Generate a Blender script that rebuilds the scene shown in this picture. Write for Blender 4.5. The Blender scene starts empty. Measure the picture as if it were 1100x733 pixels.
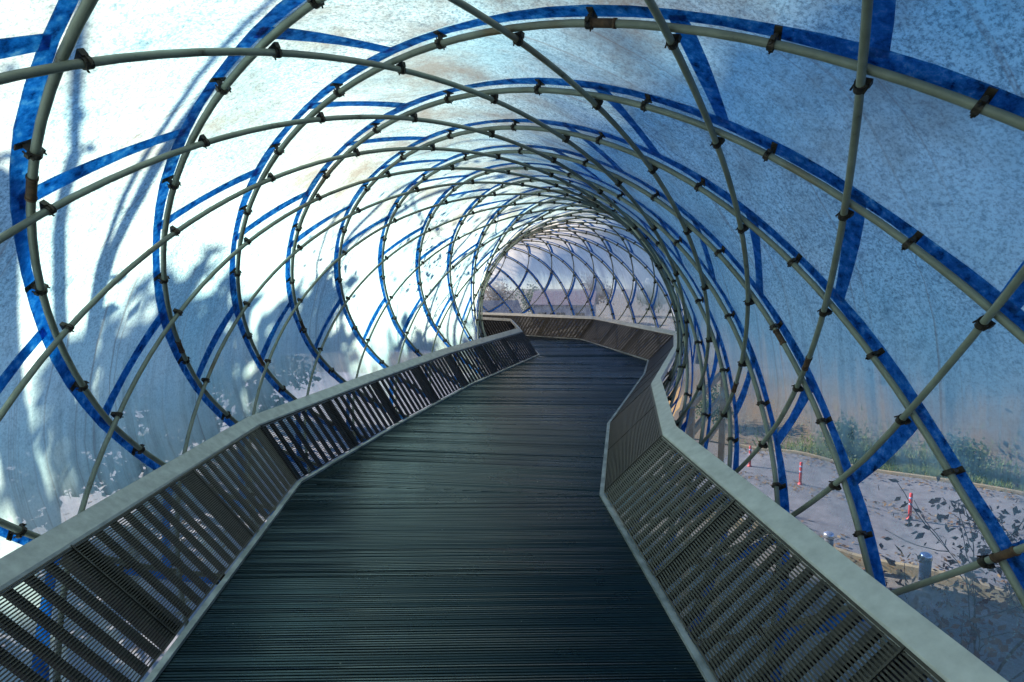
import bpy, math, random
import numpy as np
# A footbridge inside a curved diagrid tube wrapped in dusty film. Metres; the eye is at the origin, looking along +y.
random.seed(4); RNG = np.random.default_rng(4)
sc = bpy.context.scene
COL = sc.collection
CLEAR = .82
SUN_EL, SUN_AZ = 24.0, -60.0       # degrees; azimuth from +y towards +x
SUN_STR, SKY_STR, EXPO = 5.0, .064, 1.75
P = dict(phi0=-0.701006, p11=0.838402, p12=0.0216345, p13=-0.0127944, p14=-0.0487867, p15=-0.0228662, p16=0.0671252, p17=0.0375569, p19=1.28543, p21=-0.0877492)
CL = [  # centre line of the tube: q, x, y, z, heading
  (-24,0.327,-8.3368,-0.8408,-0.0365), (-23.5,0.3191,-8.1207,-0.8408,-0.0355), (-23,0.3114,-7.9047,-0.8408,-0.0344), (-22.5,0.304,-7.6886,-0.8408,-0.0332),
  (-22,0.2968,-7.4725,-0.8408,-0.032), (-21.5,0.2899,-7.2564,-0.8408,-0.0306), (-21,0.2832,-7.0403,-0.8408,-0.0292), (-20.5,0.2769,-6.8241,-0.8408,-0.0276),
  (-20,0.271,-6.608,-0.8408,-0.0259), (-19.5,0.2654,-6.3918,-0.8408,-0.0241), (-19,0.2602,-6.1757,-0.8408,-0.0221), (-18.5,0.2554,-5.9595,-0.8408,-0.02),
  (-18,0.251,-5.7433,-0.8408,-0.0178), (-17.5,0.2472,-5.5272,-0.8408,-0.0154), (-17,0.2439,-5.311,-0.8408,-0.0128), (-16.5,0.2411,-5.0948,-0.8408,-0.01),
  (-16,0.239,-4.8786,-0.8408,-0.0069), (-15.5,0.2375,-4.6624,-0.8408,-0.0037), (-15,0.2367,-4.4461,-0.8408,-0.0002), (-14.5,0.2366,-4.2299,-0.8408,0.0035),
  (-14,0.2374,-4.0137,-0.8408,0.0076), (-13.5,0.239,-3.7975,-0.8408,0.0119), (-13,0.2416,-3.5813,-0.8408,0.0166), (-12.5,0.2452,-3.3651,-0.8408,0.0216),
  (-12,0.2498,-3.1489,-0.8408,0.027), (-11.5,0.2557,-2.9328,-0.8408,0.0328), (-11,0.2628,-2.7167,-0.8408,0.039), (-10.5,0.2712,-2.5006,-0.8408,0.0457),
  (-10,0.2811,-2.2846,-0.8408,0.0529), (-9.5,0.2925,-2.0687,-0.8408,0.0606), (-9,0.3056,-1.8529,-0.8408,0.0689), (-8.5,0.3205,-1.6372,-0.8408,0.0779),
  (-8,0.3373,-1.4216,-0.8408,0.0875), (-7.5,0.3522,-1.2059,-0.8442,0.0523), (-7,0.3596,-0.9899,-0.8469,0.017), (-6.5,0.3593,-0.7737,-0.849,-0.0183),
  (-6,0.3514,-0.5576,-0.8505,-0.0536), (-5.5,0.3358,-0.342,-0.8514,-0.0888), (-5,0.3127,-0.127,-0.8516,-0.1241), (-4.5,0.2822,0.0871,-0.8512,-0.1568),
  (-4,0.2453,0.3001,-0.8503,-0.1843), (-3.5,0.2031,0.5122,-0.8488,-0.2066), (-3,0.1568,0.7234,-0.8467,-0.2238), (-2.5,0.1074,0.9339,-0.8442,-0.2357),
  (-2,0.0561,1.1439,-0.841,-0.2425), (-1.5,0.0039,1.3537,-0.8374,-0.2441), (-1,-0.0481,1.5636,-0.8333,-0.2406), (-0.5,-0.0987,1.7738,-0.8287,-0.2318),
  (0,-0.147,1.9846,-0.8237,-0.2179), (0.5,-0.1917,2.1961,-0.8183,-0.1988), (1,-0.2318,2.4086,-0.8124,-0.1745), (1.5,-0.2664,2.622,-0.8061,-0.1481),
  (2,-0.2955,2.8362,-0.7994,-0.1228), (2.5,-0.3192,3.0511,-0.7924,-0.0984), (3,-0.3378,3.2665,-0.7851,-0.075), (3.5,-0.3515,3.4823,-0.7774,-0.0527),
  (4,-0.3605,3.6984,-0.7694,-0.0314), (4.5,-0.365,3.9145,-0.7611,-0.0108), (5,-0.365,4.1307,-0.7526,0.0093), (5.5,-0.3608,4.3469,-0.7438,0.029),
  (6,-0.3524,4.563,-0.7348,0.0481), (6.5,-0.3398,4.7788,-0.7257,0.0668), (7,-0.3233,4.9944,-0.7163,0.0851), (7.5,-0.3029,5.2096,-0.7068,0.1039),
  (8,-0.2782,5.4244,-0.6971,0.1244), (8.5,-0.2489,5.6387,-0.6874,0.1466), (9,-0.2147,5.8522,-0.6776,0.1706), (9.5,-0.1752,6.0647,-0.6677,0.1962),
  (10,-0.1301,6.2762,-0.6578,0.2235), (10.5,-0.0792,6.4863,-0.6478,0.2508), (11,-0.0227,6.695,-0.6379,0.2764), (11.5,0.0389,6.9023,-0.628,0.3004),
  (12,0.1053,7.108,-0.6182,0.3227), (12.5,0.1761,7.3123,-0.6085,0.3433), (13,0.2509,7.5152,-0.5989,0.3622), (13.5,0.3293,7.7167,-0.5894,0.3784),
  (14,0.4105,7.9171,-0.5801,0.3905), (14.5,0.4937,8.1167,-0.571,0.3986), (15,0.5781,8.3157,-0.5622,0.4027), (15.5,0.6629,8.5146,-0.5535,0.4028),
  (16,0.7473,8.7137,-0.5452,0.3989), (16.5,0.8304,8.9133,-0.5372,0.3887), (17,0.9105,9.1141,-0.5295,0.3699), (17.5,0.986,9.3167,-0.5222,0.3426),
  (18,1.0549,9.5216,-0.5153,0.3067), (18.5,1.1156,9.7292,-0.5088,0.2622), (19,1.166,9.9394,-0.5028,0.2091), (19.5,1.2046,10.1521,-0.4972,0.1528),
  (20,1.2314,10.3666,-0.4922,0.0984), (20.5,1.2468,10.5823,-0.4878,0.0461), (21,1.251,10.7984,-0.4839,-0.0043), (21.5,1.2447,11.0145,-0.4806,-0.0526),
  (22,1.228,11.2301,-0.478,-0.099), (22.5,1.2018,11.4447,-0.4761,-0.1416), (23,1.167,11.6581,-0.4748,-0.179), (23.5,1.1249,11.8702,-0.4744,-0.211),
  (24,1.0766,12.0809,-0.4747,-0.2376), (24.5,1.0233,12.2904,-0.4747,-0.2589), (25,0.9661,12.499,-0.4747,-0.2749), (25.5,0.906,12.7066,-0.4747,-0.2883),
  (26,0.8431,12.9135,-0.4747,-0.3017), (26.5,0.7774,13.1195,-0.4747,-0.3153), (27,0.7088,13.3246,-0.4747,-0.3291), (27.5,0.6375,13.5287,-0.4747,-0.3429),
  (28,0.5633,13.7318,-0.4747,-0.3569), (28.5,0.4862,13.9338,-0.4747,-0.3724), (29,0.4057,14.1344,-0.4747,-0.3906), (29.5,0.3212,14.3335,-0.4747,-0.4116),
  (30,0.2323,14.5305,-0.4747,-0.4354), (30.5,0.1385,14.7253,-0.4747,-0.462), (31,0.0392,14.9174,-0.4747,-0.4914), (31.5,-0.066,15.1063,-0.4747,-0.5233),
  (32,-0.1773,15.2917,-0.4747,-0.5574), (32.5,-0.2951,15.473,-0.4747,-0.5937), (33,-0.4196,15.6497,-0.4747,-0.6323), (33.5,-0.551,15.8214,-0.4747,-0.673),
  (34,-0.6895,15.9874,-0.4747,-0.716), (34.5,-0.8351,16.1472,-0.4747,-0.7612), (35,-0.988,16.3,-0.4747,-0.8086), (35.5,-1.1482,16.4453,-0.4747,-0.8582),
  (36,-1.3155,16.5822,-0.4747,-0.91), (36.5,-1.4898,16.7101,-0.4747,-0.964), (37,-1.6709,16.8282,-0.4747,-1.0202), (37.5,-1.8584,16.9357,-0.4747,-1.0776),
  (38,-2.0518,17.0324,-0.4747,-1.1349), (38.5,-2.2504,17.1178,-0.4747,-1.1922), (39,-2.4536,17.1916,-0.4747,-1.2496), (39.5,-2.6613,17.2516,-0.4747,-1.2896),
  (40,-2.8713,17.3033,-0.4747,-1.3296), (40.5,-3.0831,17.3465,-0.4747,-1.3696), (41,-3.2965,17.3812,-0.4747,-1.4096), (41.5,-3.5112,17.4073,-0.4747,-1.4496),
  (42,-3.7267,17.4249,-0.4747,-1.4896), (42.5,-3.9427,17.4338,-0.4747,-1.5296), (43,-4.1589,17.4341,-0.4747,-1.5696), (43.5,-4.375,17.4257,-0.4747,-1.6096),
  (44,-4.5905,17.4087,-0.4747,-1.6496), (44.5,-4.8052,17.383,-0.4747,-1.6896), (45,-5.0187,17.3488,-0.4747,-1.7296), (45.5,-5.2307,17.3062,-0.4747,-1.7696),
  (46,-5.4408,17.255,-0.4747,-1.8096), (46.5,-5.6486,17.1955,-0.4747,-1.8496), (47,-5.854,17.1277,-0.4747,-1.8896), (47.5,-6.0564,17.0518,-0.4747,-1.9296),
  (48,-6.2557,16.9679,-0.4747,-1.9696), (48.5,-6.4514,16.876,-0.4747,-2.0096), (49,-6.6433,16.7764,-0.4747,-2.0496), (49.5,-6.8311,16.6692,-0.4747,-2.0896),
  (50,-7.0144,16.5546,-0.4747,-2.1296), (50.5,-7.193,16.4327,-0.4747,-2.1696), (51,-7.3666,16.3038,-0.4747,-2.2096), (51.5,-7.5349,16.168,-0.4747,-2.2496),
  (52,-7.6976,16.0257,-0.4747,-2.2896),
]
ND = [  # where the joints sit off the regular lattice: q, w, weights
  (0,0,0.0266,-0.0886), (1,-1,-0.3112,0.1481), (2,-2,0.1174,-0.1082), (3,-3,-0.0118,-0.2304), (1,1,-0.0545,0.002), (2,0,-0.0105,0.0804),
  (3,-1,0.09,-0.0087), (4,-2,0.2249,0.0456), (5,-3,-0.2304,0.013), (2,2,0.1003,0.09), (1,3,0.2562,-0.064), (0,4,-0.2284,0.0706),
  (-1,5,0.1883,-0.0449), (3,1,0.2656,0.0928), (4,0,0.2404,0.0947), (5,-1,-0.0445,0.1271), (6,-2,0.0452,0.1335), (7,-3,0.3411,0.0658),
  (4,2,-0.762,-0.0128), (3,3,-0.0998,-0.1788), (2,4,0.0521,-0.1717), (1,5,-0.4663,0.0345), (0,6,-0.0627,0.0241), (-1,7,0.2326,-0.0209),
  (5,1,-0.0485,-0.2555), (6,0,0.1176,-0.2345), (7,-1,-0.4842,0.0818), (8,-2,-0.313,-0.0101), (9,-3,0.0378,-0.2487), (6,2,-0.1199,0.0082),
  (5,3,0.196,0.2512), (4,4,0.1754,-0.1122), (3,5,0.4896,-0.0213), (2,6,-0.0782,0.2536), (1,7,-0.093,-0.0207), (0,8,-0.0281,-0.1555),
  (-1,9,-0.1709,0.1893), (7,1,0.1034,0.0202), (8,0,-0.0211,-0.021), (9,-1,-0.1304,-0.0142), (10,-2,-0.0135,0.094), (11,-3,0.0685,-0.1387),
  (7,3,0.1592,-0.0594), (6,4,-0.1498,0.1485), (5,5,-0.1692,-0.1651), (4,6,0.1624,-0.03), (3,7,0.26,0.3759), (2,8,-0.315,-0.2486),
  (1,9,0.0945,-0.1562), (8,2,0.1218,0.0335), (9,1,0.2029,0.0103), (10,0,0.1773,0.2259), (11,-1,0.18,0.1325), (12,-2,0.2607,0.0752),
  (13,-3,0.1541,0.0397), (8,4,0.2371,0.1529), (6,6,0.0053,0.0251), (5,7,-0.3484,0.0742), (4,8,0.0893,0.3049), (3,9,0.3797,-0.0944),
  (10,2,-0.2152,-0.1747), (11,1,-0.1922,-0.1585), (12,0,-0.4869,-0.0625), (13,-1,-0.1236,0.0488), (14,-2,-0.0634,-0.1953), (15,-3,-0.1424,-0.053),
  (7,7,-0.433,-0.2512), (6,8,0.2249,-0.2073), (5,9,0.0642,0.0255), (12,2,0.1893,0.0624), (13,1,0.1411,-0.0068), (14,0,-0.0583,0.026),
  (15,-1,0.1019,0.0256), (16,-2,-0.2036,0.1107), (17,-3,-0.3594,0.1378), (8,8,0.2977,-0.1358), (7,9,-0.3381,-0.1753), (14,2,0.452,0.0776),
  (15,1,-0.0911,0.0704), (16,0,0.0254,-0.1097), (17,-1,-0.1432,0.0278), (18,-2,0.2241,-0.0031), (19,-3,0.4019,0.0969), (9,9,-0.0908,0.1914),
  (8,10,-0.5589,0.3954), (17,1,-0.1745,-0.2104), (18,0,0.1305,-0.0857), (19,-1,0.3964,-0.0003), (10,10,0.6007,-0.2611), (21,9,-0.0769,0.2885),
  (22,8,0.1862,-0.4506), (23,7,-0.0209,-0.2734), (23,9,-0.0194,0.4738), (24,8,-0.1275,-0.2435), (25,7,-0.2235,-0.2977), (25,9,-0.0099,0.8282),
  (26,8,0.1319,-0.3534), (27,7,-0.1689,-0.211), (27,9,0.1146,0.4522), (28,8,0.2366,-0.4839), (29,7,-0.6456,-0.2154), (29,9,0.1544,0.6407),
  (30,8,0.1315,-0.0735), (31,7,-0.7414,-0.9178), (31,9,0.3827,1.1121), (32,8,0.3134,-0.3057), (33,9,0.4064,0.741), (34,8,-0.7372,-1.4016),
  (35,9,0.222,0.7732), (21,7,0.1811,0.0878),
]
# ---------------------------------------------------------------- helpers
R0 = 2.0
DPHI = math.pi/12
_cl = np.array(CL, float)
_nd = np.array(ND, float)

def tube(q, w, off=0.0):
    """Points of the tunnel's surface. q runs along the tube, w round it (24 to the turn)."""
    q = np.atleast_1d(np.asarray(q, float)); w = np.atleast_1d(np.asarray(w, float))
    ww = (w+10) % 24-10
    k = np.exp(-.5*((q[:, None]-_nd[:, 0])/3.0)**2-.5*((ww[:, None]-_nd[:, 1])/2.5)**2)
    fade = np.clip((ww+10)/1.5, 0, 1)*np.clip((14-ww)/1.5, 0, 1)
    q = q+(k@_nd[:, 2])*fade; w = w+(k@_nd[:, 3])*fade
    qc = np.clip(q, -10, 40)
    a = w*DPHI
    ph = P['phi0']+a+P['p14']*.1*qc+P['p15']*.01*qc*qc+P['p16']*np.sin(a)+P['p17']*np.cos(2*a)
    rr = 1+P['p21']*np.clip((q-10)/16, 0, 1.3)
    X = np.interp(q, _cl[:, 0], _cl[:, 1]); Y = np.interp(q, _cl[:, 0], _cl[:, 2])
    Z = np.interp(q, _cl[:, 0], _cl[:, 3]); T = np.interp(q, _cl[:, 0], _cl[:, 4])
    lx = R0*(rr*np.sin(ph)+P['p13']*np.sin(2*ph))+off*np.sin(ph)
    lz = rr*np.cos(ph)
    ez = R0*P['p11']*lz*(1+.1*P['p19']*(lz > 0))+off*np.cos(ph)
    t = P['p12']
    return np.stack([X+lx*np.cos(T)-math.sin(t)*ez*np.sin(T),
                     Y-lx*np.sin(T)-math.sin(t)*ez*np.cos(T),
                     Z+ez*math.cos(t)], 1)

class MB:
    def __init__(s): s.v = []; s.f = []; s.uv = {}; s.mi = []
    def add(s, vs, fs, mi=0):
        n = len(s.v); s.v += [tuple(map(float, p)) for p in vs]
        s.f += [tuple(i+n for i in f) for f in fs]; s.mi += [mi]*len(fs)
    def frame_box(s, o, X, Y, Z, mi=0):
        """box from corner o with edge vectors X, Y, Z"""
        o = np.array(o, float); X = np.array(X, float); Y = np.array(Y, float); Z = np.array(Z, float)
        vs = [o, o+X, o+X+Y, o+Y, o+Z, o+X+Z, o+X+Y+Z, o+Y+Z]
        fs = [(3, 2, 1, 0), (4, 5, 6, 7), (0, 1, 5, 4), (1, 2, 6, 5), (2, 3, 7, 6), (3, 0, 4, 7)]
        if np.dot(np.cross(X, Y), Z) < 0: fs = [f[::-1] for f in fs]
        s.add(vs, fs, mi)
    def box(s, cx, cy, cz, sx, sy, sz, mi=0):
        s.frame_box((cx-sx/2, cy-sy/2, cz-sz/2), (sx, 0, 0), (0, sy, 0), (0, 0, sz), mi)
    def sweep(s, pts, rad, n=8, up=None, mi=0, caps=True):
        pts = np.array(pts, float); m = len(pts)
        rad = np.full(m, rad) if np.isscalar(rad) else np.array(rad, float)
        t = np.gradient(pts, axis=0); t /= np.linalg.norm(t, axis=1)[:, None]+1e-12
        if up is None:
            a = np.array([0, 0, 1.]) if abs(t[0][2]) < .9 else np.array([1., 0, 0])
            up = np.tile(a, (m, 1))
        b = np.cross(t, up); b /= np.linalg.norm(b, axis=1)[:, None]+1e-12
        c = np.cross(b, t)
        an = np.arange(n)*2*math.pi/n
        ring = pts[:, None]+rad[:, None, None]*(np.cos(an)[None, :, None]*b[:, None]+np.sin(an)[None, :, None]*c[:, None])
        fs = [(i*n+k, i*n+(k+1) % n, (i+1)*n+(k+1) % n, (i+1)*n+k) for i in range(m-1) for k in range(n)]
        if caps: fs += [tuple(range(n))[::-1], tuple((m-1)*n+k for k in range(n))]
        s.add(ring.reshape(-1, 3), fs, mi)
    def lathe(s, o, prof, n=16, mi=0):
        vs = []; 
        for r, z in prof:
            vs += [(o[0]+r*math.cos(2*math.pi*k/n), o[1]+r*math.sin(2*math.pi*k/n), o[2]+z) for k in range(n)]
        fs = [(i*n+k, i*n+(k+1) % n, (i+1)*n+(k+1) % n, (i+1)*n+k) for i in range(len(prof)-1) for k in range(n)]
        fs += [tuple(range(n))[::-1], tuple((len(prof)-1)*n+k for k in range(n))]
        s.add(vs, fs, mi)
    def build(s, name, mats, parent=None, smooth=False, uv=None):
        me = bpy.data.meshes.new(name)
        me.from_pydata(s.v, [], s.f); me.update()
        for m in (mats if isinstance(mats, (list, tuple)) else [mats]): me.materials.append(m)
        if any(s.mi): me.polygons.foreach_set('material_index', s.mi)
        if smooth: me.polygons.foreach_set('use_smooth', [True]*len(s.f))
        if uv is not None:
            l = me.uv_layers.new(name='UVMap'); li = np.empty(len(me.loops), int)
            me.loops.foreach_get('vertex_index', li)
            l.data.foreach_set('uv', np.array(uv, float)[li].ravel())
        o = bpy.data.objects.new(name, me); COL.objects.link(o)
        if parent: o.parent = parent; o.matrix_parent_inverse = parent.matrix_world.inverted()
        return o

def tag(o, label=None, cat=None, group=None, kind=None):
    for k, v in (('label', label), ('category', cat), ('group', group), ('kind', kind)):
        if v: o[k] = v
    return o
def empty(name, loc, label, cat, group=None):
    o = bpy.data.objects.new(name, None); COL.objects.link(o); o.location = loc
    o.empty_display_size = .1
    bpy.context.view_layer.update()
    return tag(o, label, cat, group)

# ---------------------------------------------------------------- materials
class NT:
    def __init__(s, name):
        s.m = bpy.data.materials.new(name); s.m.use_nodes = True
        s.t = s.m.node_tree; s.t.nodes.clear()
        s.out = s.t.nodes.new('ShaderNodeOutputMaterial')
    def n(s, typ, ins=None, **kw):
        x = s.t.nodes.new(typ)
        for k, v in kw.items(): setattr(x, k, v)
        for k, v in (ins or {}).items():
            if isinstance(v, bpy.types.NodeSocket): s.t.links.new(v, x.inputs[k])
            else: x.inputs[k].default_value = v
        return x
    def coord(s, kind='Object', scale=(1, 1, 1), loc=(0, 0, 0)):
        c = s.n('ShaderNodeTexCoord')
        return s.n('ShaderNodeMapping', {'Vector': c.outputs[kind], 'Scale': scale, 'Location': loc}).outputs[0]
    def noise(s, vec, scale, detail=4, rough=.6):
        return s.n('ShaderNodeTexNoise', {'Vector': vec, 'Scale': scale, 'Detail': detail, 'Roughness': rough}).outputs['Fac']
    def ramp(s, fac, stops):
        r = s.n('ShaderNodeValToRGB', {'Fac': fac}); e = r.color_ramp.elements
        while len(e) < len(stops): e.new(.5)
        for el, (p, c) in zip(e, stops):
            el.position = p; el.color = (*c, 1) if len(c) == 3 else c
        return r.outputs[0]
    def val(s, fac, a, b, c=0., d=1.):
        return s.n('ShaderNodeMapRange', {'Value': fac, 'From Min': a, 'From Max': b, 'To Min': c, 'To Max': d}).outputs[0]
    def math(s, op, a, b=0.):
        return s.n('ShaderNodeMath', {0: a, 1: b}, operation=op).outputs[0]
    def mix(s, fac, a, b, blend='MIX'):
        return s.n('ShaderNodeMix', {'Factor': fac, 'A': a, 'B': b}, data_type='RGBA', blend_type=blend)
    def bump(s, h, strength=.3, dist=.01):
        return s.n('ShaderNodeBump', {'Height': h, 'Strength': strength, 'Distance': dist}).outputs[0]
    def end(s, sock):
        s.t.links.new(sock, s.out.inputs['Surface']); return s.m

def cmix(nt, fac, a, b, blend='MIX'):
    x = nt.t.nodes.new('ShaderNodeMix'); x.data_type = 'RGBA'; x.blend_type = blend
    for sock, v in ((x.inputs[0], fac), (x.inputs[6], a), (x.inputs[7], b)):
        if isinstance(v, bpy.types.NodeSocket): nt.t.links.new(v, sock)
        else: sock.default_value = (*v, 1) if isinstance(v, tuple) and len(v) == 3 else v
    return x.outputs[2]

def simple(name, c1, c2, scale=8, rough=.6, metal=0., bump=0., spec=.5, stops=(.35, .65), detail=5, kind='Object'):
    t = NT(name); v = t.coord(kind)
    f = t.noise(v, scale, detail)
    col = t.ramp(f, [(stops[0], c1), (stops[1], c2)])
    ins = {'Base Color': col, 'Roughness': rough, 'Metallic': metal, 'Specular IOR Level': spec}
    if bump: ins['Normal'] = t.bump(t.noise(v, scale*4, 4), bump)
    return t.end(t.n('ShaderNodeBsdfPrincipled', ins).outputs[0])

def add3(t, pairs):
    """mix shaders: [(fac socket or number, shader)], each laid over what came before"""
    cur = pairs[0][1]
    for f, sh in pairs[1:]:
        cur = t.n('ShaderNodeMixShader', {0: f, 1: cur, 2: sh}).outputs[0]
    return cur

def membrane_material(name, seed, dirt):
    t = NT(name)
    uvn = t.n('ShaderNodeUVMap', uv_map='UVMap').outputs[0]
    sep = t.n('ShaderNodeSeparateXYZ', {0: uvn})
    ang = sep.outputs[1]                                   # 0 on the crown, 1 a half turn away
    v = t.coord('Object', (1, 1, 1), (seed*3.1, seed*1.7, seed*.9))
    big = t.noise(v, .9, 5, .6)
    mid = t.noise(v, 5.5, 6, .65)
    fine = t.noise(v, 75, 3, .8)
    fine2 = t.noise(v, 28, 4, .75)
    # runs of water and dust down the sheet
    st = t.n('ShaderNodeMapping', {'Vector': uvn, 'Scale': (1.6, 1.4, 1)}).outputs[0]
    run = t.noise(st, 2.2, 6, .7)
    grit = t.ramp(fine, [(.38, (.22, .28, .34)), (.50, (.80, .84, .88)), (.58, (1, 1, 1))])
    grit2 = t.ramp(fine2, [(.34, (.42, .48, .55)), (.50, (1, 1, 1))])
    patch = t.ramp(mid, [(.25, (.55, .58, .62)), (.45, (.95, .96, .97)), (.8, (1, 1, 1))])
    base = cmix(t, t.val(big, .35, .65), (.37, .70, .85), (.57, .82, .91))
    new = t.val(sep.outputs[0], 18, 25)                       # far bend: end wall's brightness put into a paler, less gritty film colour
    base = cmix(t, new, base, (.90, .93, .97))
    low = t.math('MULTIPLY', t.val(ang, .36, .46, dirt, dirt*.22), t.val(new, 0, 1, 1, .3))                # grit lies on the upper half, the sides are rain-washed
    c = cmix(t, low, base, grit, 'MULTIPLY')
    c = cmix(t, low, c, grit2, 'MULTIPLY')
    c = cmix(t, dirt*.8, c, patch, 'MULTIPLY')
    c = cmix(t, .5, c, t.ramp(run, [(.34, (.55, .62, .68)), (.48, (1, 1, 1))]), 'MULTIPLY')
    drip = t.noise(t.n('ShaderNodeMapping', {'Vector': uvn, 'Scale': (5.5, .7, 1), 'Location': (seed*7, seed, 0)}).outputs[0], 2.0, 4, .55)
    c = cmix(t, t.math('MULTIPLY', t.val(drip, .60, .70), .55), c, (.20, .19, .20))
    stain = t.math('MULTIPLY', t.val(t.noise(v, 1.7, 6, .7), .42, .66), t.val(ang, .38, .20))
    c = cmix(t, t.math('MULTIPLY', stain, .75), c, (.20, .18, .15))
    nrm = t.bump(t.math('ADD', t.math('MULTIPLY', t.noise(v, 3.2, 2, .4), 4.), t.noise(v, 1.3, 2, .4)), .22, .03)
    tl = t.n('ShaderNodeBsdfTranslucent', {'Color': c}).outputs[0]
    df = t.n('ShaderNodeBsdfDiffuse', {'Color': c}).outputs[0]
    gl = t.n('ShaderNodeBsdfGlossy', {'Color': (.9, .95, 1, 1), 'Roughness': .18, 'Normal': nrm}).outputs[0]
    tr = t.n('ShaderNodeBsdfTransparent', {'Color': (.58, .69, .98, 1)}).outputs[0]
    clear = t.val(t.math('ADD', ang, t.val(run, .3, .7, -.028, .028)), .425, .51, 0.0, CLEAR)
    clear = t.math('MULTIPLY', clear, t.val(mid, .3, .7, 1.1, .75))
    clear = t.math('MULTIPLY', clear, t.val(ang, .70, .80, 1.0, .45))      # dust settles in the bottom of the tube
    fr = t.math('POWER', t.n('ShaderNodeLayerWeight', {'Blend': .5, 'Normal': nrm}).outputs['Facing'], 3.5)
    sh = add3(t, [(0, tl), (.13, df), (clear, tr), (t.math('ADD', t.math('MULTIPLY', fr, .35), .02), gl)])
    return t.end(sh)

def strip_material(name):
    t = NT(name); v = t.coord('Object')
    n1 = t.noise(v, 22, 7, .75); n2 = t.noise(v, 3, 4)
    c = t.ramp(n1, [(.34, (.003, .016, .05)), (.43, (.03, .21, .48)), (.55, (.10, .43, .76)), (.66, (.50, .72, .86))])
    c = cmix(t, t.val(n2, .35, .65, 0, .5), c, (.06, .34, .72))
    tl = t.n('ShaderNodeBsdfTranslucent', {'Color': c}).outputs[0]
    pr = t.n('ShaderNodeBsdfPrincipled', {'Base Color': c, 'Roughness': .35}).outputs[0]
    return t.end(add3(t, [(0, tl), (.16, pr)]))

def pipe_material():
    t = NT('pipe_paint'); v = t.coord('Object')
    n = t.noise(v, 7, 6, .7); m = t.noise(v, 1.3, 3)
    c = t.ramp(n, [(.28, (.06, .05, .03)), (.36, (.15, .165, .13)), (.6, (.215, .235, .185)), (.8, (.27, .29, .23))])
    c = cmix(t, t.val(m, .62, .70), c, (.15, .11, .06))
    return t.end(t.n('ShaderNodeBsdfPrincipled', {'Base Color': c, 'Roughness': .42, 'Specular IOR Level': .4,
        'Normal': t.bump(t.noise(v, 60, 3), .15, .004)}).outputs[0])

def deck_material():
    t = NT('deck_metal')
    v = t.coord('Object')
    f = t.noise(v, 1.1, 5, .6)
    long = t.noise(t.coord('Object', (.5, 26, 1)), 2.0, 6, .7)
    sp = t.noise(v, 60, 2)
    c = t.ramp(long, [(.28, (.003, .007, .008)), (.5, (.005, .012, .014)), (.72, (.008, .019, .022))])
    c = cmix(t, t.val(f, .40, .72, 0, .55), c, (.006, .012, .016))
    c = cmix(t, t.val(sp, .74, .78), c, (.20, .22, .22))
    return t.end(t.n('ShaderNodeBsdfPrincipled', {'Base Color': c, 'Metallic': .0,
        'Roughness': t.val(f, .3, .7, .20, .38), 'Specular IOR Level': .42, 'Specular Tint': (.42, .78, 1, 1)}).outputs[0])

def leaf_material(name, cols):
    t = NT(name)
    r = t.n('ShaderNodeObjectInfo').outputs['Random']
    g = t.n('ShaderNodeNewGeometry').outputs['Random Per Island']
    c = t.ramp(g, [(k/max(1, len(cols)-1), col) for k, col in enumerate(cols)])
    d = t.n('ShaderNodeBsdfPrincipled', {'Base Color': c, 'Roughness': .6}).outputs[0]
    tl = t.n('ShaderNodeBsdfTranslucent', {'Color': c}).outputs[0]
    return t.end(add3(t, [(0, d), (.35, tl)]))
# ---------------------------------------------------------------- light and camera
w = bpy.data.worlds.new('World'); sc.world = w; w.use_nodes = True
nt = w.node_tree; bg = nt.nodes['Background']
sky = nt.nodes.new('ShaderNodeTexSky'); sky.sky_type = 'NISHITA'; sky.sun_disc = False
sky.sun_elevation = math.radians(SUN_EL); sky.sun_rotation = math.radians(SUN_AZ)
sky.dust_density = 0; sky.ozone_density = 4.2; sky.air_density = 1.0
nt.links.new(sky.outputs[0], bg.inputs[0]); bg.inputs[1].default_value = SKY_STR
L = bpy.data.lights.new('sun', 'SUN'); L.energy = SUN_STR; L.angle = math.radians(.5); L.color = (1, .79, .54)
lo = bpy.data.objects.new('sun', L); COL.objects.link(lo)
el, az = math.radians(SUN_EL), math.radians(SUN_AZ)
SUN = np.array([math.cos(el)*math.sin(az), math.cos(el)*math.cos(az), math.sin(el)])
from mathutils import Vector
lo.rotation_euler = Vector(SUN).to_track_quat('Z', 'Y').to_euler()
cam = bpy.data.cameras.new('camera'); co = bpy.data.objects.new('camera', cam); COL.objects.link(co); sc.camera = co
F_PX, HY = 593.72, 308.39
cam.sensor_width = 36; cam.lens = F_PX/1100*36; cam.clip_start = .02; cam.clip_end = 3000
co.rotation_euler = (math.pi/2-math.atan2(366.5-HY, F_PX), 0, 0)
vs = sc.view_settings
vs.view_transform = 'Standard'; vs.look = 'None'; vs.gamma = 1; vs.exposure = EXPO; vs.use_curve_mapping = False
sc.cycles.max_bounces = 9; sc.cycles.diffuse_bounces = 4; sc.cycles.glossy_bounces = 4
sc.cycles.transmission_bounces = 5; sc.cycles.transparent_max_bounces = 16
sc.cycles.caustics_reflective = False; sc.cycles.caustics_refractive = False
sc.cycles.sample_clamp_indirect = 6; sc.cycles.use_denoising = True

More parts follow.
